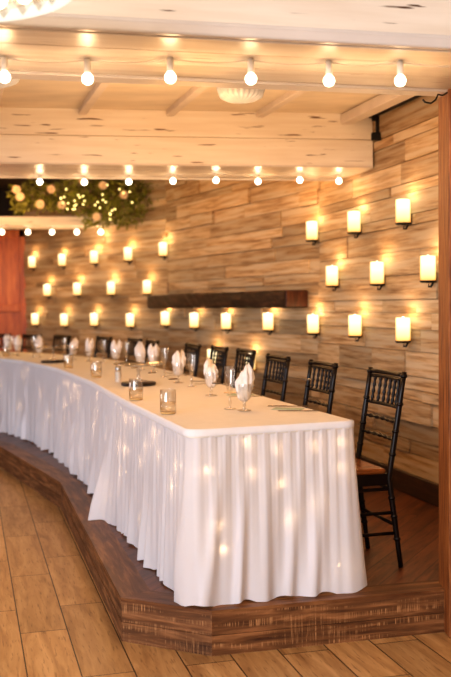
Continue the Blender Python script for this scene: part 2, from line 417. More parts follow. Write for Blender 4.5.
# orange wood panel door at the far left with its frame
bm = bmesh.new(); box(bm, (-3.55, 13.33, 1.37), (1.5, 0.05, 2.36))
dr = struct(finish('door_1', bm, M['door']), 'orange stained wooden door at the far left end of the room', 'door')
bm = bmesh.new(); box(bm, (-2.84, 13.28, 1.37), (0.10, 0.05, 2.36), bev=0.006)
box(bm, (-3.62, 13.28, 1.45), (1.46, 0.05, 0.10), bev=0.006); box(bm, (-3.62, 13.28, 0.30), (1.46, 0.05, 0.2), bev=0.006); box(bm, (-3.55, 13.28, 2.50), (1.52, 0.05, 0.1), bev=0.006)
finish('door_rail', bm, M['door'], dr)
bm = bmesh.new(); box(bm, (-3.4, 13.45, 2.8), (2.4, 0.1, 0.7)); struct(finish('wall_end', bm, M['darkceil']))
bm = bmesh.new(); box(bm, (-5.2, 13.45, 1.6), (1.9, 0.1, 3.2)); struct(finish('wall_far', bm, M['plaster']))
bm = bmesh.new(); box(bm, (-6.2, 9.0, 1.6), (0.1, 9.0, 3.2)); struct(finish('wall_side', bm, M['plaster']))

# ---- raised stage
SE = [V(-4.6, 11.6, 0), V(-3.0, 9.85, 0), V(-2.07, 8.56, 0), V(-1.60, 7.60, 0), V(-1.20, 6.76, 0), V(-0.463, 4.058, 0), V(-0.067, 3.872, 0), V(1.30, 4.225, 0)]
def miter(pts, i, off):
    p = pts[i]
    ns = []
    if i > 0: d = (pts[i]-pts[i-1]).normalized(); ns.append(V(d.y, -d.x, 0))
    if i < len(pts)-1: d = (pts[i+1]-pts[i]).normalized(); ns.append(V(d.y, -d.x, 0))
    n = sum(ns, V(0, 0, 0)).normalized()
    return p + n*(off/max(0.3, n.dot(ns[0])))
poly = [tuple(miter(SE, i, -0.02))[:2] for i in range(len(SE))] + [(1.86, 4.3), (WP[1].x+0.03, WP[1].y), (WP[2].x+0.03, WP[2].y), (WP[3].x, WP[3].y+0.1), (-4.6, 13.4)]
bm = bmesh.new(); prism(bm, poly, 0.0, ZS-0.001)
struct(finish('floor_stage', bm, M['stage']), 'raised stage of dark reddish planks under the tables and chairs', 'stage')
# fascia boards: two rough sawn courses on each face, mitred at the corners
for i in range(len(SE)-1):
    a, b = SE[i], SE[i+1]; d = b-a; ang = math.atan2(d.y, d.x)
    R = Matrix.Rotation(-ang, 4, 'Z')
    def loc(p): q = R @ (p-a); return (q.x, q.y)
    inner0, inner1 = loc(miter(SE, i, -0.03)), loc(miter(SE, i+1, -0.03))
    bm = bmesh.new(); tl = tone_layer(bm); rnd = random.Random(40+i)
    for k, (z0, z1, off) in enumerate(((0.0, 0.084, 0.002), (0.086, ZS-0.0145, 0.0))):
        before = set(bm.faces)
        prism(bm, [loc(miter(SE, i, off)), loc(miter(SE, i+1, off)), inner1, inner0], z0, z1)
        tn = (rnd.random(), rnd.random(), rnd.random(), 1)
        for f in bm.faces:
            if f not in before:
                for l in f.loops: l[tl] = tn
    o = finish('trim_fascia', bm, M['fascia'], loc=(a.x, a.y, 0)); o.rotation_euler = (0, 0, ang); struct(o, 'rough sawn wooden face board of the stage step', 'step')
    bm = bmesh.new(); tl = tone_layer(bm)
    in0, in1 = loc(miter(SE, i, -0.14)), loc(miter(SE, i+1, -0.14))
    prism(bm, [loc(miter(SE, i, 0.003)), loc(miter(SE, i+1, 0.003)), in1, in0], ZS-0.014, ZS+0.002)
    tn = (rnd.random(), rnd.random(), rnd.random(), 1)
    for f in bm.faces:
        for l in f.loops: l[tl] = tn
    o = finish('trim_nosing', bm, M['nosing'], loc=(a.x, a.y, 0)); o.rotation_euler = (0, 0, ang); struct(o, 'brown board along the edge of the stage', 'step')

# ---- beams and ceilings
def beamframe(slope, y0): return math.atan(slope), V(0, y0, 0)
# front beam: near face Y = 3.28 + .218 X, underside .66 deep at z 2.385
ang1 = math.atan(0.216); c1 = math.cos(ang1)
bm = bmesh.new()
box(bm, (0, 0.33, 3.0-0.0), (7.0, 0.655, 1.222), bev=0.003)
o = finish('trim_front_beam', bm, M['beam'], loc=(0, 3.285, 0)); o.rotation_euler = (0, 0, ang1); struct(o, 'wide whitewashed beam boxed across the top of the picture', 'beam')
bm = bmesh.new()
for y, w in ((0.085, 0.165), (0.265, 0.185), (0.455, 0.185)):
    box(bm, (0, y, 2.3835), (7.0, w, 0.012), bev=0.002)
o = finish('trim_front_soffit', bm, M['soffit'], loc=(0, 3.285, 0)); o.rotation_euler = (0, 0, ang1); struct(o, 'glossy cream boards on the underside of the front beam', 'beam')
bm = bmesh.new()
box(bm, (0, -0.012, 2.402), (7.0, 0.03, 0.040), bev=0.008, seg=2)
box(bm, (0, 0.004, 2.428), (7.0, 0.02, 0.02), bev=0.006, seg=2)
box(bm, (0, 0.61, 2.377), (7.0, 0.09, 0.018), bev=0.005, seg=2)
o = finish('trim_front_moulding', bm, M['trim_paint'], loc=(0, 3.285, 0)); o.rotation_euler = (0, 0, ang1); struct(o)

# second beam: near face Y = 6.68 + .13 X between z 2.45 and the ceiling at 2.83
ang2 = math.atan(0.13)
def second_beam(nm, x0, x1, zlo, zhi, thick, mat, yo=0):
    bm = bmesh.new(); box(bm, ((x0+x1)/2, thick/2+yo, (zlo+zhi)/2), (x1-x0, thick, zhi-zlo), bev=0.004)
    o = finish(nm, bm, mat, loc=(0, 6.68, 0)); o.rotation_euler = (0, 0, ang2); return struct(o, 'whitewashed beam over the middle of the table row', 'beam')
second_beam('trim_middle_beam', -4.0, 1.085, 2.648, 2.84, 0.64, M['beam2'], 0.006)
second_beam('trim_middle_beam', -4.0, 1.085, 2.455, 2.645, 0.64, M['beam2'])
bm = bmesh.new()
for y in (0.10, 0.32, 0.54): box(bm, (-1.46, y, 2.4505), (5.09, 0.205, 0.012), bev=0.002)
box(bm, (-1.46, 0.655, 2.452), (5.09, 0.03, 0.035), bev=0.005)
o = finish('trim_middle_soffit', bm, M['soffit'], loc=(0, 6.68, 0)); o.rotation_euler = (0, 0, ang2); struct(o)

# far beam at the left
ang3 = math.atan(0.10)
bm = bmesh.new(); box(bm, (-1.95, 0.3, 2.505), (5.5, 0.6, 0.11), bev=0.004)
o = finish('trim_far_beam', bm, M['beam2'], loc=(-0.9, 11.55, 0)); o.rotation_euler = (0, 0, ang3); struct(o, 'low cream beam at the far left under the greenery', 'beam')

# tan plywood ceiling between the first two beams, with joists
bm = bmesh.new(); prism(bm, [(-5, 2.9), (3, 4.3), (3, 7.3), (-5, 6.3)], 2.83, 2.9)
struct(finish('ceiling', bm, M['ceil']), 'tan plywood ceiling panels between the beams', 'ceiling')
bm = bmesh.new(); prism(bm, [(-6.3, 6.4), (2.2, 7.5), (0.9, 12.0), (-2.6, 13.6), (-6.3, 13.6)], 3.12, 3.2)
struct(finish('ceiling_far', bm, M['darkceil']), 'dark ceiling over the far end of the room', 'ceiling')
bm = bmesh.new(); box(bm, (-2.0, 1.0, 3.62), (12, 5.6, 0.06)); struct(finish('ceiling_front', bm, M['joist']))
jd = V(-0.29, 0.957, 0)
for k, (x, y) in enumerate(((-1.56, 6.42), (-0.96, 6.50), (-0.36, 6.58), (0.27, 6.66))):
    bm = bmesh.new(); box(bm, (0, -1.2, 2.812), (0.055, 2.5, 0.045), bev=0.004)
    o = finish('trim_joist', bm, M['joist'], loc=(x, y, 0)); o.rotation_euler = (0, 0, math.atan2(0.29, 0.957)); struct(o, 'painted batten across the plywood ceiling', 'batten')
bm = bmesh.new(); box(bm, (0, -1.25, 2.79), (0.10, 2.6, 0.07), bev=0.005)
o = finish('trim_wall_batten', bm, M['joist'], loc=(0.90, 6.76, 0)); o.rotation_euler = (0, 0, math.atan2(0.275, 0.957)); struct(o, 'thicker painted batten beside the plank wall', 'batten')
bm = bmesh.new(); box(bm, (0, -1.35, 2.815), (0.03, 2.9, 0.03))
o = finish('trim_dark_gap', bm, M['darkceil'], loc=(1.04, 6.9, 0)); o.rotation_euler = (0, 0, math.atan2(0.275, 0.957)); struct(o)

# wooden post at the right edge with its iron latch
bm = bmesh.new()
box(bm, (1.02, 4.15, 1.19), (0.115, 0.20, 2.38), bev=0.006, seg=2)
box(bm, (1.092, 4.16, 1.19), (0.034, 0.18, 2.38), bev=0.006, seg=2)
box(bm, (1.18, 4.14, 1.19), (0.14, 0.20, 2.38), bev=0.006, seg=2)
post = struct(finish('trim_post', bm, M['post']), 'reddish brown grooved wooden post at the right edge', 'post')
bm = bmesh.new()
tube(bm, [(1.00, 4.05, 0.925), (1.00, 4.01, 0.925), (1.00, 4.01, 0.835), (1.00, 4.05, 0.835)], 0.007, 6)
box(bm, (1.03, 4.045, 0.88), (0.05, 0.01, 0.13), bev=0.003)
finish('latch', bm, M['black'], post)

# ------------------------------------------------------------------ mantel
ma, mb_ = WP[1], WP[2]; md = (mb_-ma); mang = math.atan2(md.y, md.x)
m0 = along(ma, mb_, 0.16, 0, 0)
mt = thing('mantel_shelf', 'long dark rough-hewn timber mantel beam on the plank wall', 'mantel', (m0.x, m0.y, 1.44), mang)
bm = bmesh.new()
nx = 34; W = 3.13; D = 0.245; H = 0.148
rows = []
for i in range(nx+1):
    x = 0.02 + (W-0.02)*i/nx; w = random.uniform(-0.004, 0.004)
    prof = [(0.025, 0.0), (D-0.012+w, 0.0+w), (D+w, 0.014), (D-w, H*0.5), (D+w, H-0.012), (D-0.014, H+w), (0.025, H)]
    rows.append([bm.verts.new((x, p[0], p[1])) for p in prof])
for a, b in zip(rows, rows[1:]):
    for k in range(7): bm.faces.new((a[k], b[k], b[(k+1) % 7], a[(k+1) % 7]))
bm.faces.new(rows[-1])
bmesh.ops.recalc_face_normals(bm, faces=bm.faces)
finish('timber', bm, M['mantel'], mt)
bm = bmesh.new(); box(bm, (0.008, 0.025+(D-0.025)/2, H/2), (0.026, D-0.03, H-0.006), bev=0.004)
finish('end_grain', bm, M['mantel_end'], mt)

# ------------------------------------------------------------------ candle sconces
def make_sconce():
    t = thing('candle_sconce', '', 'sconce')
    # local +y points away from the wall; origin at the wall behind the candle's middle
    bm = bmesh.new(); box(bm, (0, 0.033, -0.055), (0.034, 0.010, 0.075), bev=0.003); finish('back_plate', bm, M['mantel'], t)
    bm = bmesh.new(); tube(bm, [(0, 0.04, -0.085), (0, 0.06, -0.118), (0, 0.075, -0.118), (0, 0.075, -0.092)], 0.007, 6); finish('bracket_arm', bm, M['black'], t)
    bm = bmesh.new(); lathe(bm, [(0, -0.094), (0.046, -0.092), (0.052, -0.084), (0.052, -0.078), (0, -0.078)], 20, (0, 0.080, 0)); finish('candle_plate', bm, M['black'], t, True)
    bm = bmesh.new()
    lathe(bm, [(0, -0.077), (0.046, -0.077), (0.049, -0.070), (0.049, 0.070), (0.047, 0.076), (0.043, 0.074), (0.034, 0.062), (0, 0.060)], 24, (0, 0.080, 0)); finish('candle', bm, M['candle'], t, True)
    bm = bmesh.new(); ball(bm, (0, 0.080, 0.066), 0.010, 8, 6, (1, 1, 1.6)); finish('flame', bm, M['bulb'], t, True)
    point('candle_light', t, (0, 0.080, 0.104), SC_W, (1.0, 0.58, 0.26), 0.035)
    return t
SC_W = 1.15
sc = make_sconce()
# (x, y, z, wall index, label)
SC = [
 (1.211, 6.398, 2.091, 0, 'glowing candle sconce nearest the ceiling beside the wooden post, highest at the right'),
 (0.989, 7.204, 2.092, 0, 'glowing candle sconce in the top row, second from the wooden post'),
 (0.742, 8.006, 2.090, 1, 'glowing candle sconce in the top row above the right end of the mantel'),
 (-0.712, 10.87, 2.119, 2, 'glowing candle sconce highest above the left end of the mantel'),
 (-1.17, 11.392, 2.095, 2, 'glowing candle sconce in the top row below the right side of the hanging greenery'),
 (-1.658, 11.949, 2.091, 2, 'glowing candle sconce in the top row, third from the orange door'),
 (-2.164, 12.526, 2.088, 2, 'glowing candle sconce in the top row, second from the orange door'),
 (-2.685, 13.119, 2.091, 2, 'glowing candle sconce in the top row right beside the orange door'),
 (1.305, 6.053, 1.691, 0, 'glowing candle sconce in the middle row touching the edge of the wooden post'),
 (1.099, 6.804, 1.688, 0, 'glowing candle sconce in the middle row, second from the wooden post'),
 (0.869, 7.641, 1.695, 0, 'glowing candle sconce in the middle row just right of the mantel end'),
 (-0.921, 11.109, 1.688, 2, 'glowing candle sconce beside the left end of the mantel'),
 (-1.414, 11.671, 1.691, 2, 'glowing candle sconce in the middle row, second left of the mantel'),
 (-1.928, 12.256, 1.694, 2, 'glowing candle sconce in the middle row, third left of the mantel'),
 (-2.426, 12.824, 1.695, 2, 'glowing candle sconce in the middle row nearest the orange door'),
 (1.21, 6.401, 1.291, 0, 'glowing candle sconce in the bottom row above the nearest chair'),
 (0.992, 7.193, 1.302, 0, 'glowing candle sconce in the bottom row, second from the wooden post'),
 (0.746, 7.999, 1.300, 1, 'glowing candle sconce just below the right end of the mantel'),
 (0.395, 8.703, 1.312, 1, 'glowing candle sconce under the mantel, second from its right end'),
 (0.007, 9.482, 1.305, 1, 'glowing candle sconce under the middle of the mantel'),
 (-0.339, 10.176, 1.308, 1, 'glowing candle sconce under the mantel, second from its left end'),
 (-0.696, 10.853, 1.320, 2, 'glowing candle sconce just below the left end of the mantel'),
 (-1.153, 11.374, 1.297, 2, 'glowing candle sconce in the bottom row, first left of the mantel'),
 (-1.671, 11.964, 1.303, 2, 'glowing candle sconce in the bottom row, third from the orange door'),
 (-2.146, 12.505, 1.292, 2, 'glowing candle sconce in the bottom row, second from the orange door'),
 (-2.647, 13.076, 1.298, 2, 'glowing candle sconce in the bottom row right beside the orange door'),
 (-0.142, 9.781, 0.93, 1, 'low candle sconce standing in for a glow between the fourth and fifth chair backs'),  # this and the next are added for slits of light under the mantel
 (0.234, 9.026, 0.92, 1, 'low candle sconce standing in for a glow behind the third chair back'),
]
for i, (x, y, z, w, lab) in enumerate(SC):
    d = WP[w+1]-WP[w]; rz = math.atan2(d.y, d.x)
    n = V(-d.y, d.x, 0).normalized()
    # the measured point lies on the wall along the view ray: step back so the candle, .08 m out, keeps its place
    f = V(x, y, 0); view = f.normalized()
    k = 0.080/max(0.3, -view.dot(n))
    q = f - view*k + n*(-0.080)
    q = V(q.x, q.y, 0)
    place(sc, i == 0, (q.x, q.y, z - (z-1.46)*k/f.length), rz, lab, 'candle sconces on the plank wall')

# ------------------------------------------------------------------ tables, cloth, skirts
TL = [V(-0.155, 3.90, 0), V(-0.563, 5.22, 0), V(-0.92, 6.49, 0), V(-1.43, 7.98, 0), V(-1.96, 9.12, 0), V(-2.55, 9.95, 0), V(-3.5, 10.85, 0)]
TR = [V(0.580, 4.18, 0), V(0.185, 5.44, 0), V(-0.17, 6.72, 0), V(-0.70, 8.28, 0), V(-1.27, 9.55, 0), V(-1.93, 10.50, 0), V(-2.95, 11.5, 0)]
TABLE_LABELS = ['banquet table under the near end of the white cloth', 'banquet table under the cloth, second from the near end', 'banquet table under the cloth at the bend',
                'banquet table under the cloth beyond the bend', 'banquet table under the cloth, second from the far end', 'banquet table under the far left end of the white cloth']
for i in range(6):
    q = [TL[i], TR[i], TR[i+1], TL[i+1]]
    c = sum(q, V(0, 0, 0))/4
    ins = [c + (p-c)*0.97 for p in q]
    t = thing('banquet_table', TABLE_LABELS[i], 'table', (c.x, c.y, ZS), group='banquet tables in a curved row')
    bm = bmesh.new(); prism(bm, [(p.x-c.x, p.y-c.y) for p in ins], 0.715, 0.744); finish('tabletop', bm, M['table_wood'], t)
    for p in q:
        lp = (p-c)*0.72
        bm = bmesh.new(); tube(bm, [(lp.x, lp.y, 0.003), (lp.x, lp.y, 0.715)], 0.013, 8); finish('leg', bm, M['metal'], t)

def rounded(pts, r, n=6):
    """polyline with its interior corners rounded"""
    out = [pts[0].copy()]
    for i in range(1, len(pts)-1):
        a, p, b = pts[i-1], pts[i], pts[i+1]
        d0 = (a-p).normalized(); d1 = (b-p).normalized()
        for k in range(n+1):
            t = k/n
            out.append((p+d0*r)*(1-t)**2 + p*2*t*(1-t) + (p+d1*r)*t**2)
    out.append(pts[-1].copy()); return out

# tablecloth: outline = left edge + near end + right edge
outline = list(reversed(TL)) + TR
ro = rounded(outline, 0.06)
bm = bmesh.new()
cc = []
top = [bm.verts.new((p.x, p.y, ZT)) for p in ro]
f = bm.faces.new(top)
# falling edge
n = len(ro)
edge1 = []; edge2 = []
for i, p in enumerate(ro):
    a = ro[max(0, i-1)]; b = ro[min(n-1, i+1)]; d = (b-a).normalized(); nn = V(d.y, -d.x, 0)
    nn = nn if (nn.dot(p - V(0.2+(-0.33)*(p.y-4), p.y, 0)) > 0 or True) else -nn
    edge1.append(bm.verts.new((p.x-nn.x*-0.006, p.y-nn.y*-0.006, ZT-0.006)))
    edge2.append(bm.verts.new((p.x+nn.x*0.008, p.y+nn.y*0.008, ZT-0.032)))
for i in range(n-1):
    bm.faces.new((top[i], edge1[i], edge1[i+1], top[i+1]))
    bm.faces.new((edge1[i], edge2[i], edge2[i+1], edge1[i+1]))
bmesh.ops.recalc_face_normals(bm, faces=bm.faces)
bmesh.ops.triangulate(bm, faces=[f for f in bm.faces if len(f.verts) > 4])
cloth = finish('tablecloth', bm, M['cloth_top']); tag(cloth, 'white tablecloth running along the whole curved row of tables', 'tablecloth')

def path_sampler(pts, step):
    out = []; s = 0.0
    for a, b in zip(pts, pts[1:]):
        d = b-a; L_ = d.length; k = max(1, int(L_/step))
        for j in range(k): out.append((s+L_*j/k, a+d*(j/k)))
        s += L_
    out.append((s, pts[-1].copy())); return out

def skirt(name, pts, label, seed, kick0=0.0, kick1=0.0, ztop=0.932, amp=1.0, wmin=0.045, wmax=0.13, fine=1.0, pull=None):
    rnd = random.Random(seed)
    sm = path_sampler(rounded(pts, 0.07, 8), 0.0065)
    N = len(sm); total = sm[-1][0]
    # random fold centres
    folds = []; s = 0.02
    while s < total:
        w = rnd.uniform(wmin, wmax); folds.append((s, w*0.5, rnd.uniform(0.5, 1.0), rnd.uniform(-0.10, 0.10), rnd.uniform(0.0, 0.5))); s += w
    rows = 26
    bm = bmesh.new(); grid = []
    nrm = []
    for i in range(N):
        a = sm[max(0, i-4)][1]; b = sm[min(N-1, i+4)][1]; d = (b-a).normalized(); nrm.append(V(d.y, -d.x, 0))
    ph = [rnd.uniform(0, 6.28) for _ in range(4)]
    for j in range(rows+1):
        t = j/rows; row = []
        for i, (s, p) in enumerate(sm):
            o = 0.0
            for (fs, fw, fa, lean, tstart) in folds:
                c = fs + lean*t
                if abs(s-c) < fw*2.2:
                    e = max(0.0, (t-tstart*0.5)/(1-tstart*0.5))
                    o += fa*0.052*amp*(e**0.8)*math.exp(-((s-c)/(fw*0.52))**2)
            o -= 0.012*t
            o += 0.0018*fine*(1-t)**1.5*math.sin(2*PI*s/0.021+ph[0]+2*math.sin(s*9)) + 0.003*fine*(1-0.5*t)*math.sin(2*PI*s/0.057+ph[1]+1.5*math.sin(5*s))
            o += 0.006 + 0.018*t
            o += kick0*t**1.3*math.exp(-(s/0.22)**2) + kick1*t**1.3*math.exp(-((total-s)/0.2)**2)
            q = p + nrm[i]*o
            if pull: q = q + V(0, -pull[2]*t*min(1, max(0, (s-pull[0])/(pull[1]-pull[0]))), 0)
            z = ztop - t*(ztop-ZS-0.006) + (0.010*t*math.sin(2*PI*s/0.19+ph[2]) if t > 0.9 else 0)
            row.append(bm.verts.new((q.x, q.y, max(z, ZS+0.004))))
        grid.append(row)
    for a, b in zip(grid, grid[1:]):
        for i in range(N-1): bm.faces.new((a[i], a[i+1], b[i+1], b[i]))
    o = thing(name, label, 'table skirt', (pts[0].x, pts[0].y, ZS))
    bmesh.ops.translate(bm, vec=-V(pts[0].x, pts[0].y, ZS), verts=bm.verts)
    finish('pleated_fabric', bm, M['skirt'], o, True)
    # smooth band along the top, and clips
    bm = bmesh.new(); r0 = []; 
    for (s, p), nn in zip(sm, nrm):
        w = 0.0012*math.sin(s*40)
        r0.append([bm.verts.new((p.x+nn.x*(0.012+w), p.y+nn.y*(0.012+w), zz)) for zz in (0.944, 0.938, 0.915)])
        r0[-1][0].co -= nn*0.010
    for a, b in zip(r0, r0[1:]):
        for k in range(2): bm.faces.new((a[k], a[k+1], b[k+1], b[k]))
    bmesh.ops.translate(bm, vec=-V(pts[0].x, pts[0].y, ZS), verts=bm.verts)
    finish('top_band', bm, M['band'], o, True)
    s_next = 0.25
    for (s, p), nn in zip(sm, nrm):
        if s > s_next:
            bm = bmesh.new(); q = p - nn*0.012 - V(pts[0].x, pts[0].y, ZS)
            box(bm, (0, 0, 0), (0.022, 0.036, 0.005), rot=Matrix.Rotation(math.atan2(nn.y, nn.x)+PI/2+0.5, 3, 'Z'), bev=0.001)
            bmesh.ops.translate(bm, vec=(q.x, q.y, 0.9435), verts=bm.verts)
            finish('clip', bm, M['steel'], o); s_next += 0.42
    return sm, nrm

B0 = TL[1] + (TL[2]-TL[1])*0.34           # seam between the two skirts
near_pts = [B0, TL[1], TL[0], TR[0], TR[0]+(TR[1]-TR[0])*0.05]
smN, nrN = skirt('table_skirt', near_pts, 'white pleated table skirt around the near end of the tables, lit from behind', 5, kick0=0.11, kick1=0.03, wmin=0.07, wmax=0.17, amp=0.62, pull=(2.25, 3.05, 0.13))
far_pts = list(reversed(TL[2:])) + [B0 + (TL[1]-B0)*0.15]
far_pts = far_pts[:]
smF, nrF = skirt('table_skirt', far_pts, 'white pleated table skirt along the far curve of the tables', 9, amp=0.8)

# fairy lights hidden behind the skirts
def light_string(name, label, samples, nrm, spots, seed):
    rnd = random.Random(seed); base = samples[0][1]
    o = thing(name, label, 'string lights', (base.x, base.y, ZS))
    total = samples[-1][0]; pts = []
    for (s, z) in spots:
        i = min(range(len(samples)), key=lambda k: abs(samples[k][0]-s))
        p = samples[i][1] + nrm[i]*(-0.020+0.02*(0.94-z)); q = V(p.x-base.x, p.y-base.y, z-ZS)
        pts.append(q)
        bm = bmesh.new(); ball(bm, q, 0.0075, 8, 6); finish('bulb', bm, M['fairy'], o, True)
    order = sorted(range(len(spots)), key=lambda k: spots[k][0])
    bm = bmesh.new(); tube(bm, [pts[k] for k in order], 0.0012, 4); finish('wire', bm, M['cord'], o)
total_end = sum((b-a).length for a, b in zip(near_pts[:3], near_pts[1:3]))   # arc length to the near corner
endlen = (TR[0]-TL[0]).length
tN = smN[-1][0]
endpts = [(.29, .88), (.48, .84), (.70, .845), (.855, .855), (.86, .74), (.33, .75), (.49, .69), (.54, .53), (.855, .30), (.12, .54), (.14, .43), (.70, .59), (.06, .77)]
s_corner = (near_pts[1]-near_pts[0]).length + (near_pts[2]-near_pts[1]).length
spots = [(s_corner+u*endlen, z) for u, z in endpts]
rn = random.Random(3)
spots += [(rn.uniform(0.05, s_corner-0.05), rn.choice([0.86, 0.84, 0.80, 0.76, 0.66, 0.52, 0.36])) for _ in range(19)]
light_string('fairy_lights', 'warm fairy lights glowing through the near table skirt', smN, nrN, spots, 1)
spots = [(rn.uniform(1.2, smF[-1][0]-0.1), rn.choice([0.86, 0.84, 0.80, 0.76, 0.66, 0.50, 0.38])) for _ in range(30)]
light_string('fairy_lights', 'warm fairy lights glowing through the far table skirt', smF, nrF, spots, 2)

# ------------------------------------------------------------------ chiavari chairs
def make_chair():
    t = thing('chiavari_chair', '', 'chair')
    mat = M['chair']
    def post(x, foot_y, seat_y, top_y, ztop, rings):
        bm = bmesh.new()
        P0, P1, P2 = V(x*1.02, foot_y, 0.001), V(x, seat_y, 0.44), V(x*1.03, top_y, ztop)
        pts = []; rr = []
        for k in range(11):
            u = k/10
            p = (P0*(1-u)**2 + P1*0 + P1*2*u*(1-u) + P2*u**2)
            # pull the curve through the seat joint
            p = P0.lerp(P1, u*2) if u < 0.5 else P1.lerp(P2, (u-0.5)*2)
            sag = math.sin(u*2*PI if u < 0.5 else (u-0.5)*2*PI)*0.0
            pts.append(p+V(0, sag, 0)); rr.append(0.0145 if 0.1 < u < 0.9 else 0.0125)
        tube(bm, pts, rr, 8)
        for z in rings:
            u = z/ztop
            if z < 0.44: p = P0.lerp(P1, z/0.44)
            else: p = P1.lerp(P2, (z-0.44)/(ztop-0.44))
            lathe(bm, [(0, -0.010), (0.0155, -0.008), (0.0185, 0), (0.0155, 0.008), (0, 0.010)], 8, p)
        finish('rear_leg', bm, mat, t, True)
    for sx in (-1, 1):
        post(sx*0.185, -0.235, -0.175, -0.255, 0.945, (0.14, 0.25, 0.34, 0.55, 0.66, 0.79, 0.925))
    for sx in (-1, 1):
        bm = bmesh.new(); tube(bm, [(sx*0.195, 0.205, 0.001), (sx*0.19, 0.195, 0.22), (sx*0.185, 0.19, 0.43)], [0.012, 0.0145, 0.0155], 8)
        for z in (0.12, 0.24, 0.35): lathe(bm, [(0, -0.010), (0.0155, -0.008), (0.0185, 0), (0.0155, 0.008), (0, 0.010)], 8, (sx*0.19, 0.197, z))
        finish('front_leg', bm, mat, t, True)
    def by(z): return -0.175 - 0.08*(z-0.44)/0.505
    # back rails
    bm = bmesh.new()
    for z, r in ((0.928, 0.012), (0.905, 0.009), (0.772, 0.009)):
        pts = [(x*0.19, by(z)-0.018*(1-x*x), z) for x in (-1, -.66, -.33, 0, .33, .66, 1)]; tube(bm, pts, r, 8)
    finish('back_rail', bm, mat, t, True)
    bm = bmesh.new()
    for z in (0.702, 0.618):
        pts = []; rr = []
        for k in range(19):
            x = -1+2*k/18; pts.append((x*0.187, by(z)-0.014*(1-x*x), z)); rr.append(0.0115 if k % 3 == 0 else 0.0065)
        tube(bm, pts, rr, 8)
    finish('lower_back_rail', bm, mat, t, True)
    for x in (-0.72, -0.43, -0.145, 0.145, 0.43, 0.72):
        bm = bmesh.new(); pts = []; rr = []
        for k in range(13):
            z = 0.775+0.128*k/12; pts.append((x*0.188, by(z)-0.017*(1-x*x), z)); rr.append((0.0065, 0.0065, 0.0105)[k % 3] if 0 < k < 12 else 0.008)
        tube(bm, pts, rr, 7); finish('spindle', bm, mat, t, True)
    # seat frame, cushion, stretchers
    bm = bmesh.new()
    pts = [(-0.19, -0.17), (0.19, -0.17), (0.205, 0.20), (-0.205, 0.20)]
    prism(bm, pts, 0.405, 0.458)
    for sx in (-1, 1): tube(bm, [(sx*0.187, -0.18, 0.385), (sx*0.187, 0.19, 0.385)], 0.009, 7)
    tube(bm, [(-0.187, 0.192, 0.385), (0.187, 0.192, 0.385)], 0.009, 7)
    tube(bm, [(-0.187, -0.18, 0.385), (0.187, -0.18, 0.385)], 0.009, 7)
    finish('seat', bm, mat, t)
    bm = bmesh.new(); box(bm, (0, 0.012, 0.468), (0.37, 0.35, 0.030), bev=0.014, seg=4); finish('cushion', bm, M['cushion'], t, True)
    for nm, lst in (('stretcher', [((-0.19, -0.20, 0.17), (-0.19, 0.197, 0.17)), ((-0.19, -0.19, 0.27), (-0.19, 0.195, 0.27))]),
                    ('stretcher', [((0.19, -0.20, 0.17), (0.19, 0.197, 0.17)), ((0.19, -0.19, 0.27), (0.19, 0.195, 0.27))]),
                    ('stretcher', [((-0.19, 0.196, 0.21), (0.19, 0.196, 0.21))]),
                    ('stretcher', [((-0.188, -0.203, 0.21), (0.188, -0.203, 0.21))])):
        bm = bmesh.new()
        for a, b in lst: tube(bm, [a, b], 0.0085, 7)
        finish(nm, bm, mat, t, True)
    return t
ch = make_chair()
CH = [ # centre of the two rear feet, heading of the table edge (deg from +Y towards -X), label
 (0.785, 4.68, 16, 'black chiavari chair with copper cushion nearest the wooden post, seen down to its feet'),
 (0.545, 5.42, 16, 'black chiavari chair second from the post, behind the near corner of the cloth'),
 (0.325, 6.12, 17, 'black chiavari chair third from the wooden post, just right of the nearest napkin'),
 (0.135, 6.98, 17, 'black chiavari chair fourth from the post, directly behind the nearest champagne flute'),
 (-0.065, 7.60, 18, 'black chiavari chair behind the twisted napkin of the second goblet'),
 (-0.30, 8.18, 19, 'black chiavari chair behind the tall flute beside the third napkin'),
 (-0.724, 9.10, 20, 'black chiavari chair behind the rounded napkin right of the near cake stand'),
 (-0.955, 9.72, 24, 'black chiavari chair behind the near cake stand on its left side'),
 (-1.345, 10.30, 30, 'black chiavari chair framed between two napkins above the third tumbler'),
 (-1.925, 10.99, 37, 'black chiavari chair behind the far cake stand with its spindles showing'),
 (-2.365, 11.41, 43, 'black chiavari chair between the two far left napkins and the far cake stand'),
 (-2.835, 11.86, 44, 'black chiavari chair at the far left edge in front of the orange door'),
]
for i, (x, y, a, lab) in enumerate(CH):
    a = math.radians(a); d = V(-math.cos(a), -math.sin(a), 0)    # towards the table
    p = V(x, y, 0) + d*0.235
    place(ch, i == 0, (p.x, p.y, ZS), math.atan2(-d.x, d.y), lab, 'chiavari chairs along the tables')

# ------------------------------------------------------------------ table ware
def make_goblet():
    t = thing('goblet', '', 'goblet')
    bm = bmesh.new(); lathe(bm, [(0, 0.001), (0.034, 0.001), (0.035, 0.004), (0.012, 0.008), (0, 0.009)], 24); finish('foot', bm, M['cutglass'], t, True)
    bm = bmesh.new(); lathe(bm, [(0.010, 0.008), (0.006, 0.018), (0.010, 0.026), (0.006, 0.034), (0.008, 0.044)], 12); finish('stem', bm, M['cutglass'], t, True)
    bm = bmesh.new(); lathe(bm, [(0.0, 0.044), (0.018, 0.048), (0.031, 0.062), (0.038, 0.085), (0.039, 0.115), (0.037, 0.135)], 24); finish('bowl', bm, M['cutglass'], t, True)
    return t

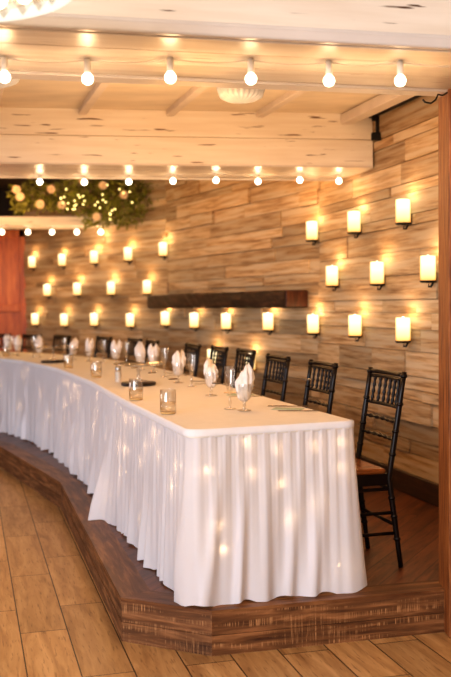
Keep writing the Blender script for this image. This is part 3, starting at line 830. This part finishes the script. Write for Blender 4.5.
def make_napkin(seed, lobes):
    """folded cloth napkin pushed into a goblet: pleated tube fanning into pointed lobes"""
    rnd = random.Random(seed); n = 40; rows = 16
    bm = bmesh.new(); grid = []
    ph = rnd.uniform(0, 6.28); lz = [rnd.uniform(-0.012, 0.018) for _ in range(lobes)]
    for j in range(rows+1):
        t = j/rows; row = []
        for k in range(n):
            th = 2*PI*k/n
            lobe = 0.5+0.5*math.cos(lobes*th+ph)
            li = int(((th*lobes+ph)/(2*PI)+0.5)) % lobes
            ztop = (0.168 if lobes < 3 else 0.185) + (0.058, 0.040, 0.026)[lobes-1]*lobe**(1.6 if lobes == 1 else 0.8) + lz[li]*lobe
            z = 0.052 + (ztop-0.052)*t
            # radius: narrow in the bowl, swelling above it, closing a little at the tips
            base = 0.018+0.018*min(1, t*7)**0.7 + 0.008*math.sin(PI*min(1, max(0, (t-0.3)/0.75)))
            if t > 0.8: base *= 1-0.35*((t-0.8)/0.2)**1.5
            r = base*(1+0.16*math.sin(9*th+ph*2+t*3)*min(1, t*2) + 0.09*t*(lobe-0.5) + 0.06*math.sin(23*t+5*th) + 0.05*math.sin(17*th+31*t))
            row.append(bm.verts.new((r*math.cos(th)*1.0+0.012*t*t*math.cos(ph), r*math.sin(th)*0.84+0.01*t*t*math.sin(ph), z+0.004*math.sin(7*th+ph))))
        grid.append(row)
    for a, b in zip(grid, grid[1:]):
        for k in range(n): bm.faces.new((a[k], a[(k+1) % n], b[(k+1) % n], b[k]))
    c = bm.verts.new((0, 0, 0.050))
    for k in range(n): bm.faces.new((grid[0][(k+1) % n], grid[0][k], c))
    c2 = bm.verts.new((0, 0, 0.165))
    for k in range(n): bm.faces.new((grid[-1][k], grid[-1][(k+1) % n], c2))
    return bm

gob = make_goblet()
GB = [ # x, y, napkin style, rotation, goblet words, napkin words
 (0.09, 4.62, 0, 0.4, 'cut glass goblet nearest the camera, holding the largest napkin', 'white folded napkin in the nearest goblet, right of the nearest flute'),
 (-0.085, 5.41, 1, 1.9, 'cut glass goblet second from the near end, holding a twisted napkin', 'white napkin with a leaning point in the second goblet from the near end'),
 (-0.32, 6.33, 2, 0.7, 'cut glass goblet left of the tall flute, holding a two-lobed napkin', 'white two-lobed napkin standing left of the tall champagne flute'),
 (-0.575, 7.45, 3, 1.0, 'goblet just behind the right side of the near cake stand', 'white rounded napkin behind the right side of the near cake stand'),
 (-0.70, 7.72, 0, 2.4, 'goblet directly behind the centre of the near cake stand', 'white split napkin rising behind the centre of the near cake stand'),
 (-0.985, 8.42, 2, 0.1, 'goblet behind the salt shaker', 'white napkin rising behind the salt shaker'),
 (-1.30, 8.95, 3, 1.4, 'goblet behind the third tumbler, on its left', 'white napkin behind the third tumbler, left of the framed chair'),
 (-1.50, 9.25, 1, 0.9, 'goblet at the right side of the far cake stand', 'white napkin at the right side of the far cake stand'),
 (-1.93, 9.72, 0, 2.2, 'goblet behind the left side of the far cake stand', 'white napkin behind the left side of the far cake stand'),
 (-2.24, 10.12, 2, 1.2, 'goblet third from the left edge of the photo', 'white napkin right of the fifth tumbler at the far left'),
 (-2.40, 10.38, 3, 0.3, 'goblet behind the fifth tumbler at the far left', 'white napkin directly behind the fifth tumbler at the far left'),
 (-2.63, 10.75, 1, 2.0, 'goblet cut by the left edge of the photo', 'white napkin cut by the left edge of the photo'),
]
styles = [make_napkin(21, 1), make_napkin(22, 1), make_napkin(23, 2), make_napkin(24, 3)]
meshes = []
for s in styles:
    me = bpy.data.meshes.new('napkin'); bmesh.ops.recalc_face_normals(s, faces=s.faces); s.to_mesh(me); s.free(); me.materials.append(M['napkin'])
    for p in me.polygons: p.use_smooth = True
    meshes.append(me)
for i, (x, y, st, rz, l1, l2) in enumerate(GB):
    z = ZT+0.001
    place(gob, i == 0, (x, y, z), 0, l1, 'goblets set along the tables')
    o = bpy.data.objects.new('napkin', meshes[st]); COL.objects.link(o); o.location = (x, y, z); o.rotation_euler = (0.0, 0.0, rz)
    tag(o, l2, 'napkin', 'napkins in goblets')

def make_flute():
    t = thing('champagne_flute', '', 'glass')
    bm = bmesh.new(); lathe(bm, [(0, 0.001), (0.030, 0.001), (0.031, 0.004), (0.009, 0.007), (0, 0.008)], 22); finish('foot', bm, M['cutglass'], t, True)
    bm = bmesh.new(); lathe(bm, [(0.008, 0.007), (0.005, 0.022), (0.009, 0.034), (0.005, 0.05), (0.006, 0.066)], 10); finish('stem', bm, M['cutglass'], t, True)
    bm = bmesh.new(); lathe(bm, [(0.0, 0.066), (0.007, 0.070), (0.016, 0.10), (0.0235, 0.14), (0.0275, 0.18), (0.0285, 0.215)], 22, rfun=lambda a, z: 1+0.03*math.sin(9*a)); finish('bowl', bm, M['cutglass'], t, True)
    return t
fl = make_flute()
FL = [(0.02, 4.70, 'clear champagne flute nearest the camera, left of the nearest napkin'), (-0.22, 6.04, 'tall cut glass champagne flute in front of a chair back, between two napkins'),
      (-0.45, 6.88, 'champagne flute right of the near cake stand plate'), (-0.865, 8.18, 'champagne flute left of the split napkin behind the near cake stand'),
      (-1.135, 8.72, 'champagne flute standing in front of the framed chair back'), (-1.61, 9.38, 'champagne flute over the right side of the far cake stand'),
      (-2.02, 9.88, 'champagne flute left of the far cake stand'), (-2.32, 10.22, 'champagne flute between the two far left napkins')]
for i, (x, y, lab) in enumerate(FL): place(fl, i == 0, (x, y, ZT+0.001), 0.3*i, lab, 'champagne flutes along the tables')

def make_tumbler():
    t = thing('tumbler', '', 'glass')
    bm = bmesh.new(); lathe(bm, [(0.0, 0.006), (0.034, 0.006), (0.038, 0.010), (0.0395, 0.03), (0.0395, 0.095), (0.0375, 0.100), (0.0385, 0.104), (0.0375, 0.108), (0.0385, 0.118)], 28); finish('glass_wall', bm, M['cutglass'], t, True)
    bm = bmesh.new(); lathe(bm, [(0, 0.001), (0.033, 0.001), (0.037, 0.006), (0.037, 0.010), (0, 0.011)], 24); finish('base', bm, M['amber'], t, True)
    bm = bmesh.new(); lathe(bm, [(0, 0.012), (0.0365, 0.012), (0.0372, 0.058), (0, 0.058)], 24); finish('water', bm, M['water'], t, True)
    return t
tu = make_tumbler()
TU = [(-0.28, 4.52, 'clear glass tumbler half full of water nearest the camera'), (-0.50, 5.21, 'clear glass tumbler in front of the near black board and cake stand'),
      (-0.95, 6.88, 'clear glass tumbler third from the near end, near the skirt edge'), (-1.34, 8.0, 'clear glass tumbler between the third tumbler and the far cake stand'),
      (-2.35, 10.05, 'clear glass tumbler at the far left end of the table')]
for i, (x, y, lab) in enumerate(TU): place(tu, i == 0, (x, y, ZT+0.001), i, lab, 'tumblers along the front of the tables')

def make_stand():
    t = thing('cake_stand', '', 'cake stand')
    bm = bmesh.new(); lathe(bm, [(0, 0.001), (0.055, 0.001), (0.056, 0.006), (0.02, 0.018), (0.008, 0.022)], 24); finish('foot', bm, M['cutglass'], t, True)
    bm = bmesh.new(); lathe(bm, [(0.008, 0.020), (0.014, 0.040), (0.007, 0.055), (0.015, 0.075), (0.008, 0.09), (0.02, 0.108)], 14); finish('stem', bm, M['cutglass'], t, True)
    bm = bmesh.new(); lathe(bm, [(0, 0.108), (0.15, 0.110), (0.158, 0.114), (0.163, 0.124), (0.158, 0.122), (0.150, 0.117), (0, 0.115)], 36, rfun=lambda a, z: 1+0.01*math.sin(18*a)); finish('plate', bm, M['cutglass'], t, True)
    return t
st = make_stand()
bd = None
for i, (x, y, lab, lab2) in enumerate(((-0.575, 6.18, 'round black board under the near glass cake stand', 'glass cake stand on the black board behind the second tumbler'),
                                      (-1.62, 8.82, 'round black board under the far glass cake stand', 'glass cake stand on the black board at the far bend of the table'))):
    bm = bmesh.new(); lathe(bm, [(0, 0.001), (0.108, 0.001), (0.115, 0.006), (0.115, 0.019), (0.110, 0.023), (0, 0.023)], 36)
    o = finish('serving_board', bm, M['board'], None, True, (x, y, ZT)); tag(o, lab, 'board', 'black boards under cake stands')
    place(st, i == 0, (x, y, ZT+0.024), 0, lab2, 'glass cake stands')

t = thing('salt_shaker', 'small glass salt shaker with metal cap beside the near black board', 'shaker', (-0.74, 6.45, ZT+0.001))
bm = bmesh.new(); lathe(bm, [(0, 0), (0.022, 0.0), (0.024, 0.006), (0.023, 0.05), (0.019, 0.085)], 10); finish('glass_body', bm, M['glass'], t)
bm = bmesh.new(); lathe(bm, [(0, 0.002), (0.020, 0.002), (0.021, 0.05), (0.0185, 0.072), (0, 0.074)], 10); finish('salt', bm, M['salt'], t)
bm = bmesh.new(); lathe(bm, [(0.020, 0.084), (0.021, 0.100), (0.014, 0.110), (0, 0.112)], 12); finish('cap', bm, M['metal'], t, True)

# place settings: knife and fork laid with pale card between
def make_knife():
    bm = bmesh.new(); box(bm, (0.05, 0, 0.003), (0.11, 0.017, 0.002), bev=0.0008); box(bm, (-0.055, 0, 0.004), (0.10, 0.011, 0.005), bev=0.002); return bm
def make_fork():
    bm = bmesh.new(); box(bm, (-0.035, 0, 0.003), (0.13, 0.009, 0.003), bev=0.001); box(bm, (0.045, 0, 0.003), (0.035, 0.022, 0.002), bev=0.001)
    for k in (-1.5, -0.5, 0.5, 1.5): box(bm, (0.08, k*0.0058, 0.003), (0.04, 0.003, 0.002))
    return bm
ST = [(0.285, 4.72, -9, 'nearest the camera'), (0.06, 5.48, -9, 'beside the second goblet'), (-0.17, 6.35, -11, 'beside the tall flute'), (-0.40, 7.15, -12, 'right of the near cake stand')]
for i, (x, y, a, w) in enumerate(ST):
    ra = math.radians(a)
    def pos(dx, dy): return (x+dx*math.cos(ra)-dy*math.sin(ra), y+dx*math.sin(ra)+dy*math.cos(ra), ZT+0.001)
    o = finish('table_knife', make_knife(), M['steel'], None, False, pos(0.02, 0.075)); o.rotation_euler = (0, 0, ra+0.05); tag(o, 'steel table knife lying at the place setting '+w, 'knife', 'table knives')
    o = finish('table_fork', make_fork(), M['steel'], None, False, pos(0.09, -0.13)); o.rotation_euler = (0, 0, ra+0.12); tag(o, 'steel table fork lying at the place setting '+w, 'fork', 'table forks')
    if i < 2:
        bm = bmesh.new(); box(bm, (0, 0, 0.001), (0.15, 0.095, 0.0015)); o = finish('menu_card', bm, M['card'], None, False, pos(0.03, -0.03)); o.rotation_euler = (0, 0, ra-0.12)
        tag(o, 'pale green card lying on the cloth at the place setting '+w, 'card', 'pale green cards')

# ------------------------------------------------------------------ festoon strings
def festoon(label, pts, rad, power, zsof, sk=0.036, group='strings of globe bulbs under the beams'):
    base = V(*pts[0]); o = thing('festoon_lights', label, 'string lights', base, group=group)
    bm = bmesh.new(); line = []
    for k in range(len(pts)-1):
        a, b = V(*pts[k]), V(*pts[k+1])
        for u in (0, 0.25, 0.5, 0.75):
            p = a.lerp(b, u); p.z = zsof-0.006-0.012*math.sin(u*PI); line.append(p-base)
    e = V(*pts[-1]); e.z = zsof-0.006; line.append(e-base)
    tube(bm, line, 0.0022, 5); finish('cord', bm, M['cord'], o)
    for p in pts:
        q = V(*p)-base; zz = zsof-base.z
        bm = bmesh.new(); lathe(bm, [(0, 0.0), (0.012, -0.001), (0.013, -sk+0.006), (0.010, -sk), (0, -sk)], 12, (q.x, q.y, zz)); finish('socket', bm, M['socket'], o, True)
        bm = bmesh.new(); c = V(q.x, q.y, zz-sk-rad*0.9)
        lathe(bm, [(0.008, rad*1.15), (0.010, rad*0.95), (rad*0.62, rad*0.78), (rad*0.92, rad*0.38), (rad, 0), (rad*0.92, -rad*0.38), (rad*0.71, -rad*0.71), (rad*0.38, -rad*0.92), (0, -rad)], 16, c)
        finish('bulb', bm, M['bulb'], o, True)
        point('bulb_light', o, (c.x, c.y, c.z-rad-0.012), power, (1.0, 0.62, 0.30), 0.02)
r1 = [(-1.10, 3.44), (-0.80, 3.47), (-0.502, 3.51), (-0.195, 3.50), (0.103, 3.53), (0.398, 3.57), (0.668, 3.58), (0.98, 3.62)]
festoon('string of large globe bulbs under the front beam', [(x, y, 2.31) for x, y in r1], 0.0225, 1.2, 2.377, 0.054)
r2 = [(-1.72, 6.95), (-1.375, 7.05), (-1.05, 7.10), (-0.715, 7.09), (-0.382, 7.07), (-0.060, 7.05), (0.256, 7.14), (0.567, 7.08), (0.868, 7.15)]
festoon('string of globe bulbs under the middle beam', [(x, y, 2.40) for x, y in r2], 0.024, 0.7, 2.447, 0.03)
r3 = [(-3.05, 11.50), (-2.72, 11.52), (-2.41, 11.56), (-2.12, 11.59), (-1.82, 11.62), (-1.53, 11.65), (-1.24, 11.68)]
festoon('string of small globe bulbs under the far beam behind the greenery', [(x, y, 2.38) for x, y in r3], 0.032, 0.9, 2.447)

# ------------------------------------------------------------------ flush ceiling lights with ruffled glass
def make_flush():
    t = thing('ceiling_light', '', 'ceiling light')
    bm = bmesh.new(); lathe(bm, [(0, 0), (0.145, 0), (0.15, -0.012), (0.14, -0.035), (0.0, -0.035)], 28); finish('canopy', bm, M['metal'], t, True)
    bm = bmesh.new(); lathe(bm, [(0.138, -0.03), (0.138, -0.07), (0.132, -0.14), (0.118, -0.18), (0.08, -0.20), (0, -0.208)], 96, rfun=lambda a, z: 1+0.045*math.sin(24*a)); finish('ribbed_shade', bm, M['frost'], t, True)
    return t
fx = make_flush()
place(fx, True, (0.10, 5.42, 2.83), 0, 'round ribbed glass ceiling light behind the middle of the front beam', 'ribbed glass ceiling lights')
place(fx, False, (-1.20, 4.98, 2.83), 0, 'round ribbed glass ceiling light at the left edge, mostly hidden by the front beam', 'ribbed glass ceiling lights')

# ------------------------------------------------------------------ chandelier at the top left
CX, CY, CZ = -0.765, 2.55, 2.335
t = thing('chandelier', 'round glowing crystal chandelier at the top left corner', 'chandelier', (CX, CY, CZ))
bm = bmesh.new()
lathe(bm, [(0.355, 0.0), (0.372, 0.0), (0.376, 0.012), (0.372, 0.030), (0.355, 0.030), (0.352, 0.012), (0.355, 0.0)], 64); finish('rim', bm, M['chand_band'], t, True)
bm = bmesh.new()
for k in range(30):
    a = 2*PI*k/30; r = 0.335
    lathe(bm, [(0, -0.004), (0.030, 0.035), (0.022, 0.085), (0, 0.11)], 5, (r*math.cos(a), r*math.sin(a), 0.0))
finish('crystal_ring', bm, M['cutglass'], t)
for k in range(18):
    a = 2*PI*(k+0.5)/18; r = 0.29
    bm = bmesh.new(); ball(bm, (r*math.cos(a), r*math.sin(a), 0.055), 0.030, 10, 8, (1, 1, 1.5)); finish('bulb', bm, M['bulb'], t, True)
bm = bmesh.new(); lathe(bm, [(0.0, 0.115), (0.36, 0.115), (0.36, 0.125), (0, 0.125)], 48); finish('top_plate', bm, M['trim_paint'], t, True)
bm = bmesh.new(); tube(bm, [(0, 0, 0.12), (0, 0, 1.25)], 0.008, 8); finish('chain', bm, M['metal'], t)
point('chandelier_light', t, (0, 0, -0.04), 3.0, (1.0, 0.72, 0.45), 0.15)

# ------------------------------------------------------------------ greenery hanging by the far beam
gx, gy, gz = -1.58, 11.20, 2.62
t = thing('hanging_greenery', 'leafy greenery garland with cream flowers and fairy lights on the far beam', 'greenery', (gx, gy, gz))
rg = random.Random(17)
def gpos():
    while True:
        x = rg.uniform(-0.92, 0.92); z = rg.uniform(-0.24, 0.44); y = rg.uniform(-0.26, 0.16)
        zc = 0.12; top = 0.40; 
        low = -0.02 if x < -0.1 else (-0.20 if x < 0.55 else -0.20+(x-0.55)*1.0)
        hi = 0.34+0.10*math.sin(x*5+1) if x > -0.6 else 0.32-(-0.6-x)*0.5
        if low < z < min(hi+0.05, 0.46): return V(x, y, z)
bm = bmesh.new()
for k in range(2600):
    p = gpos(); L_ = rg.uniform(0.05, 0.10); w = L_*rg.uniform(0.22, 0.4)
    R = Matrix.Rotation(rg.uniform(0, 6.28), 3, 'Z') @ Matrix.Rotation(rg.uniform(-1.2, 1.2), 3, 'X') @ Matrix.Rotation(rg.uniform(-1, 1), 3, 'Y')
    q = [V(0, 0, 0), V(w/2, L_*0.45, 0.008), V(0, L_, -0.01), V(-w/2, L_*0.45, 0.008)]
    bm.faces.new([bm.verts.new(p+R@v) for v in q])
finish('foliage', bm, M['leaf'], t)
bm = bmesh.new()
for k in range(14):
    a = V(-0.9+1.75*k/14, 0, 0.1); tube(bm, [a, a+V(0.12, -0.05, rg.uniform(-0.1, 0.15)), a+V(0.22, -0.1, rg.uniform(-0.2, 0.2))], 0.006, 5)
finish('stem', bm, M['leaf'], t)
for (x, z) in ((-0.78, 0.12), (-0.82, 0.2), (-0.42, 0.20), (-0.3, 0.02), (-0.05, 0.30), (0.18, 0.24), (0.42, 0.13), (0.1, -0.12), (-0.55, 0.03)):
    bm = bmesh.new(); c = V(x, -0.27, z)
    for k in range(7):
        a = 2*PI*k/7; R = Matrix.Rotation(a, 3, 'Y')
        bm.faces.new([bm.verts.new(c+R@v) for v in (V(0, 0, 0), V(0.022, -0.012, 0.02), V(0.014, -0.02, 0.05), V(-0.014, -0.02, 0.05), V(-0.022, -0.012, 0.02))])
    ball(bm, c+V(0, -0.012, 0), 0.016, 8, 6); finish('flower', bm, M['flower'], t)
for k in range(34):
    if k < 12: x, z = rg.gauss(-0.22, 0.09), rg.gauss(0.06, 0.06)
    elif k < 26: x, z = rg.gauss(0.20, 0.13), rg.gauss(0.02, 0.08)
    else: x, z = rg.uniform(-0.4, 0.6), rg.uniform(-0.1, 0.3)
    bm = bmesh.new(); ball(bm, (x, -0.28, z), 0.0095, 8, 6); finish('fairy_light', bm, M['fairy_y'], t, True)
point('greenery_light', t, (0.0, -0.75, 0.05), 3.5, (1.0, 0.65, 0.2), 0.1)

# ------------------------------------------------------------------ small ironmongery
t = thing('iron_bracket', 'small black iron bracket on the plank wall at the end of the middle beam', 'bracket', (1.10, 6.76, 2.72))
bm = bmesh.new(); box(bm, (0, -0.02, 0.06), (0.09, 0.03, 0.03), bev=0.003); box(bm, (0.0, -0.02, -0.01), (0.035, 0.03, 0.14), bev=0.003); finish('plate', bm, M['black'], t)
bm = bmesh.new(); box(bm, (-0.015, -0.045, -0.07), (0.075, 0.03, 0.055), bev=0.004); finish('box_end', bm, M['black'], t)
t = thing('cord_hook', 'small black hook under the front beam beside the wooden post', 'hook', (0.90, 4.02, 2.355))
bm = bmesh.new(); tube(bm, [(0.05, 0, 0.0), (0.03, 0, -0.012), (0.01, 0, -0.008), (0.0, 0, -0.03), (-0.02, 0, -0.045), (-0.045, 0, -0.04), (-0.055, 0, -0.028)], 0.004, 6); finish('wire', bm, M['black'], t)
t = thing('cord_plug', 'short yellow-tipped cord end hanging near the post from the front beam', 'cord', (0.93, 3.80, 2.376))
bm = bmesh.new(); tube(bm, [(0.0, 0, 0.0), (0.003, 0, -0.022)], 0.006, 8); finish('cap', bm, M['socket'], t)
bm = bmesh.new(); tube(bm, [(0.003, 0, -0.022), (-0.012, 0, -0.042)], 0.006, 8); finish('tip', bm, M['yellow'], t)

# ------------------------------------------------------------------ light
w = bpy.data.worlds.new('World'); scene.world = w; w.use_nodes = True
bg = w.node_tree.nodes['Background']; bg.inputs[0].default_value = (1.0, 0.90, 0.82, 1); bg.inputs[1].default_value = 0.36

def area(name, loc, target, size, power, col):
    l = bpy.data.lights.new(name, 'AREA'); l.shape = 'RECTANGLE'; l.size = size[0]; l.size_y = size[1]; l.energy = power; l.color = col
    o = bpy.data.objects.new(name, l); COL.objects.link(o); o.location = loc
    o.rotation_euler = (Vector(target)-Vector(loc)).to_track_quat('-Z', 'Y').to_euler()
    return o
area('daylight_window', (-4.6, -4.2, 2.6), (-0.6, 6, 0.8), (4.0, 2.4), 500, (0.85, 0.89, 1.0))
area('skirt_fill_light', (-5.9, 6.6, 2.0), (-1.2, 7.2, 0.7), (2.2, 1.6), 42, (0.88, 0.88, 1.0))  # cool fill added from the left to brighten the far skirt
area('room_light', (0.6, -0.5, 3.3), (0.1, 4.6, 1.2), (2.5, 1.5), 60, (1.0, 0.74, 0.52))
# warm fill lights added over the stage and by the door, no fixtures
for p, e in (((-0.2, 5.3, 2.3), 17), ((0.3, 7.6, 2.6), 14), ((-1.2, 8.8, 2.7), 34), ((-2.5, 10.6, 2.5), 22), ((-3.3, 12.4, 1.9), 9)):
    point('warm_fill', None, p, e, (1.0, 0.52, 0.19), 0.25)
for p, e in (((-0.9, 5.0, 1.9), 9), ((0.4, 5.2, 1.9), 9)):  # unseen upward panels added to brighten the plywood ceiling
    o = area('ceiling_fill', p, (p[0], p[1]+0.2, 3.0), (1.0, 0.8), e, (1.0, 0.68, 0.42))

# ------------------------------------------------------------------ camera
cam = bpy.data.cameras.new('camera'); co = bpy.data.objects.new('camera', cam); COL.objects.link(co); scene.camera = co
cam.sensor_fit = 'HORIZONTAL'; cam.sensor_width = 24.0; cam.lens = 940/451*24.0
pitch = math.radians(-2.0); roll = math.radians(0.5)
fw = V(0, math.cos(pitch), math.sin(pitch)); rt = V(1, 0, 0); up = rt.cross(fw)
R_ = rt*math.cos(roll) - up*math.sin(roll); U_ = rt*math.sin(roll) + up*math.cos(roll)
mw = Matrix(((R_.x, U_.x, -fw.x, 0), (R_.y, U_.y, -fw.y, 0), (R_.z, U_.z, -fw.z, 1.46), (0, 0, 0, 1)))
co.matrix_world = mw
cam.dof.use_dof = True; cam.dof.focus_distance = 4.35; cam.dof.aperture_fstop = 2.2
cam.clip_end = 60

scene.view_settings.view_transform = 'Standard'; scene.view_settings.look = 'Medium High Contrast'
scene.view_settings.exposure = 0.1
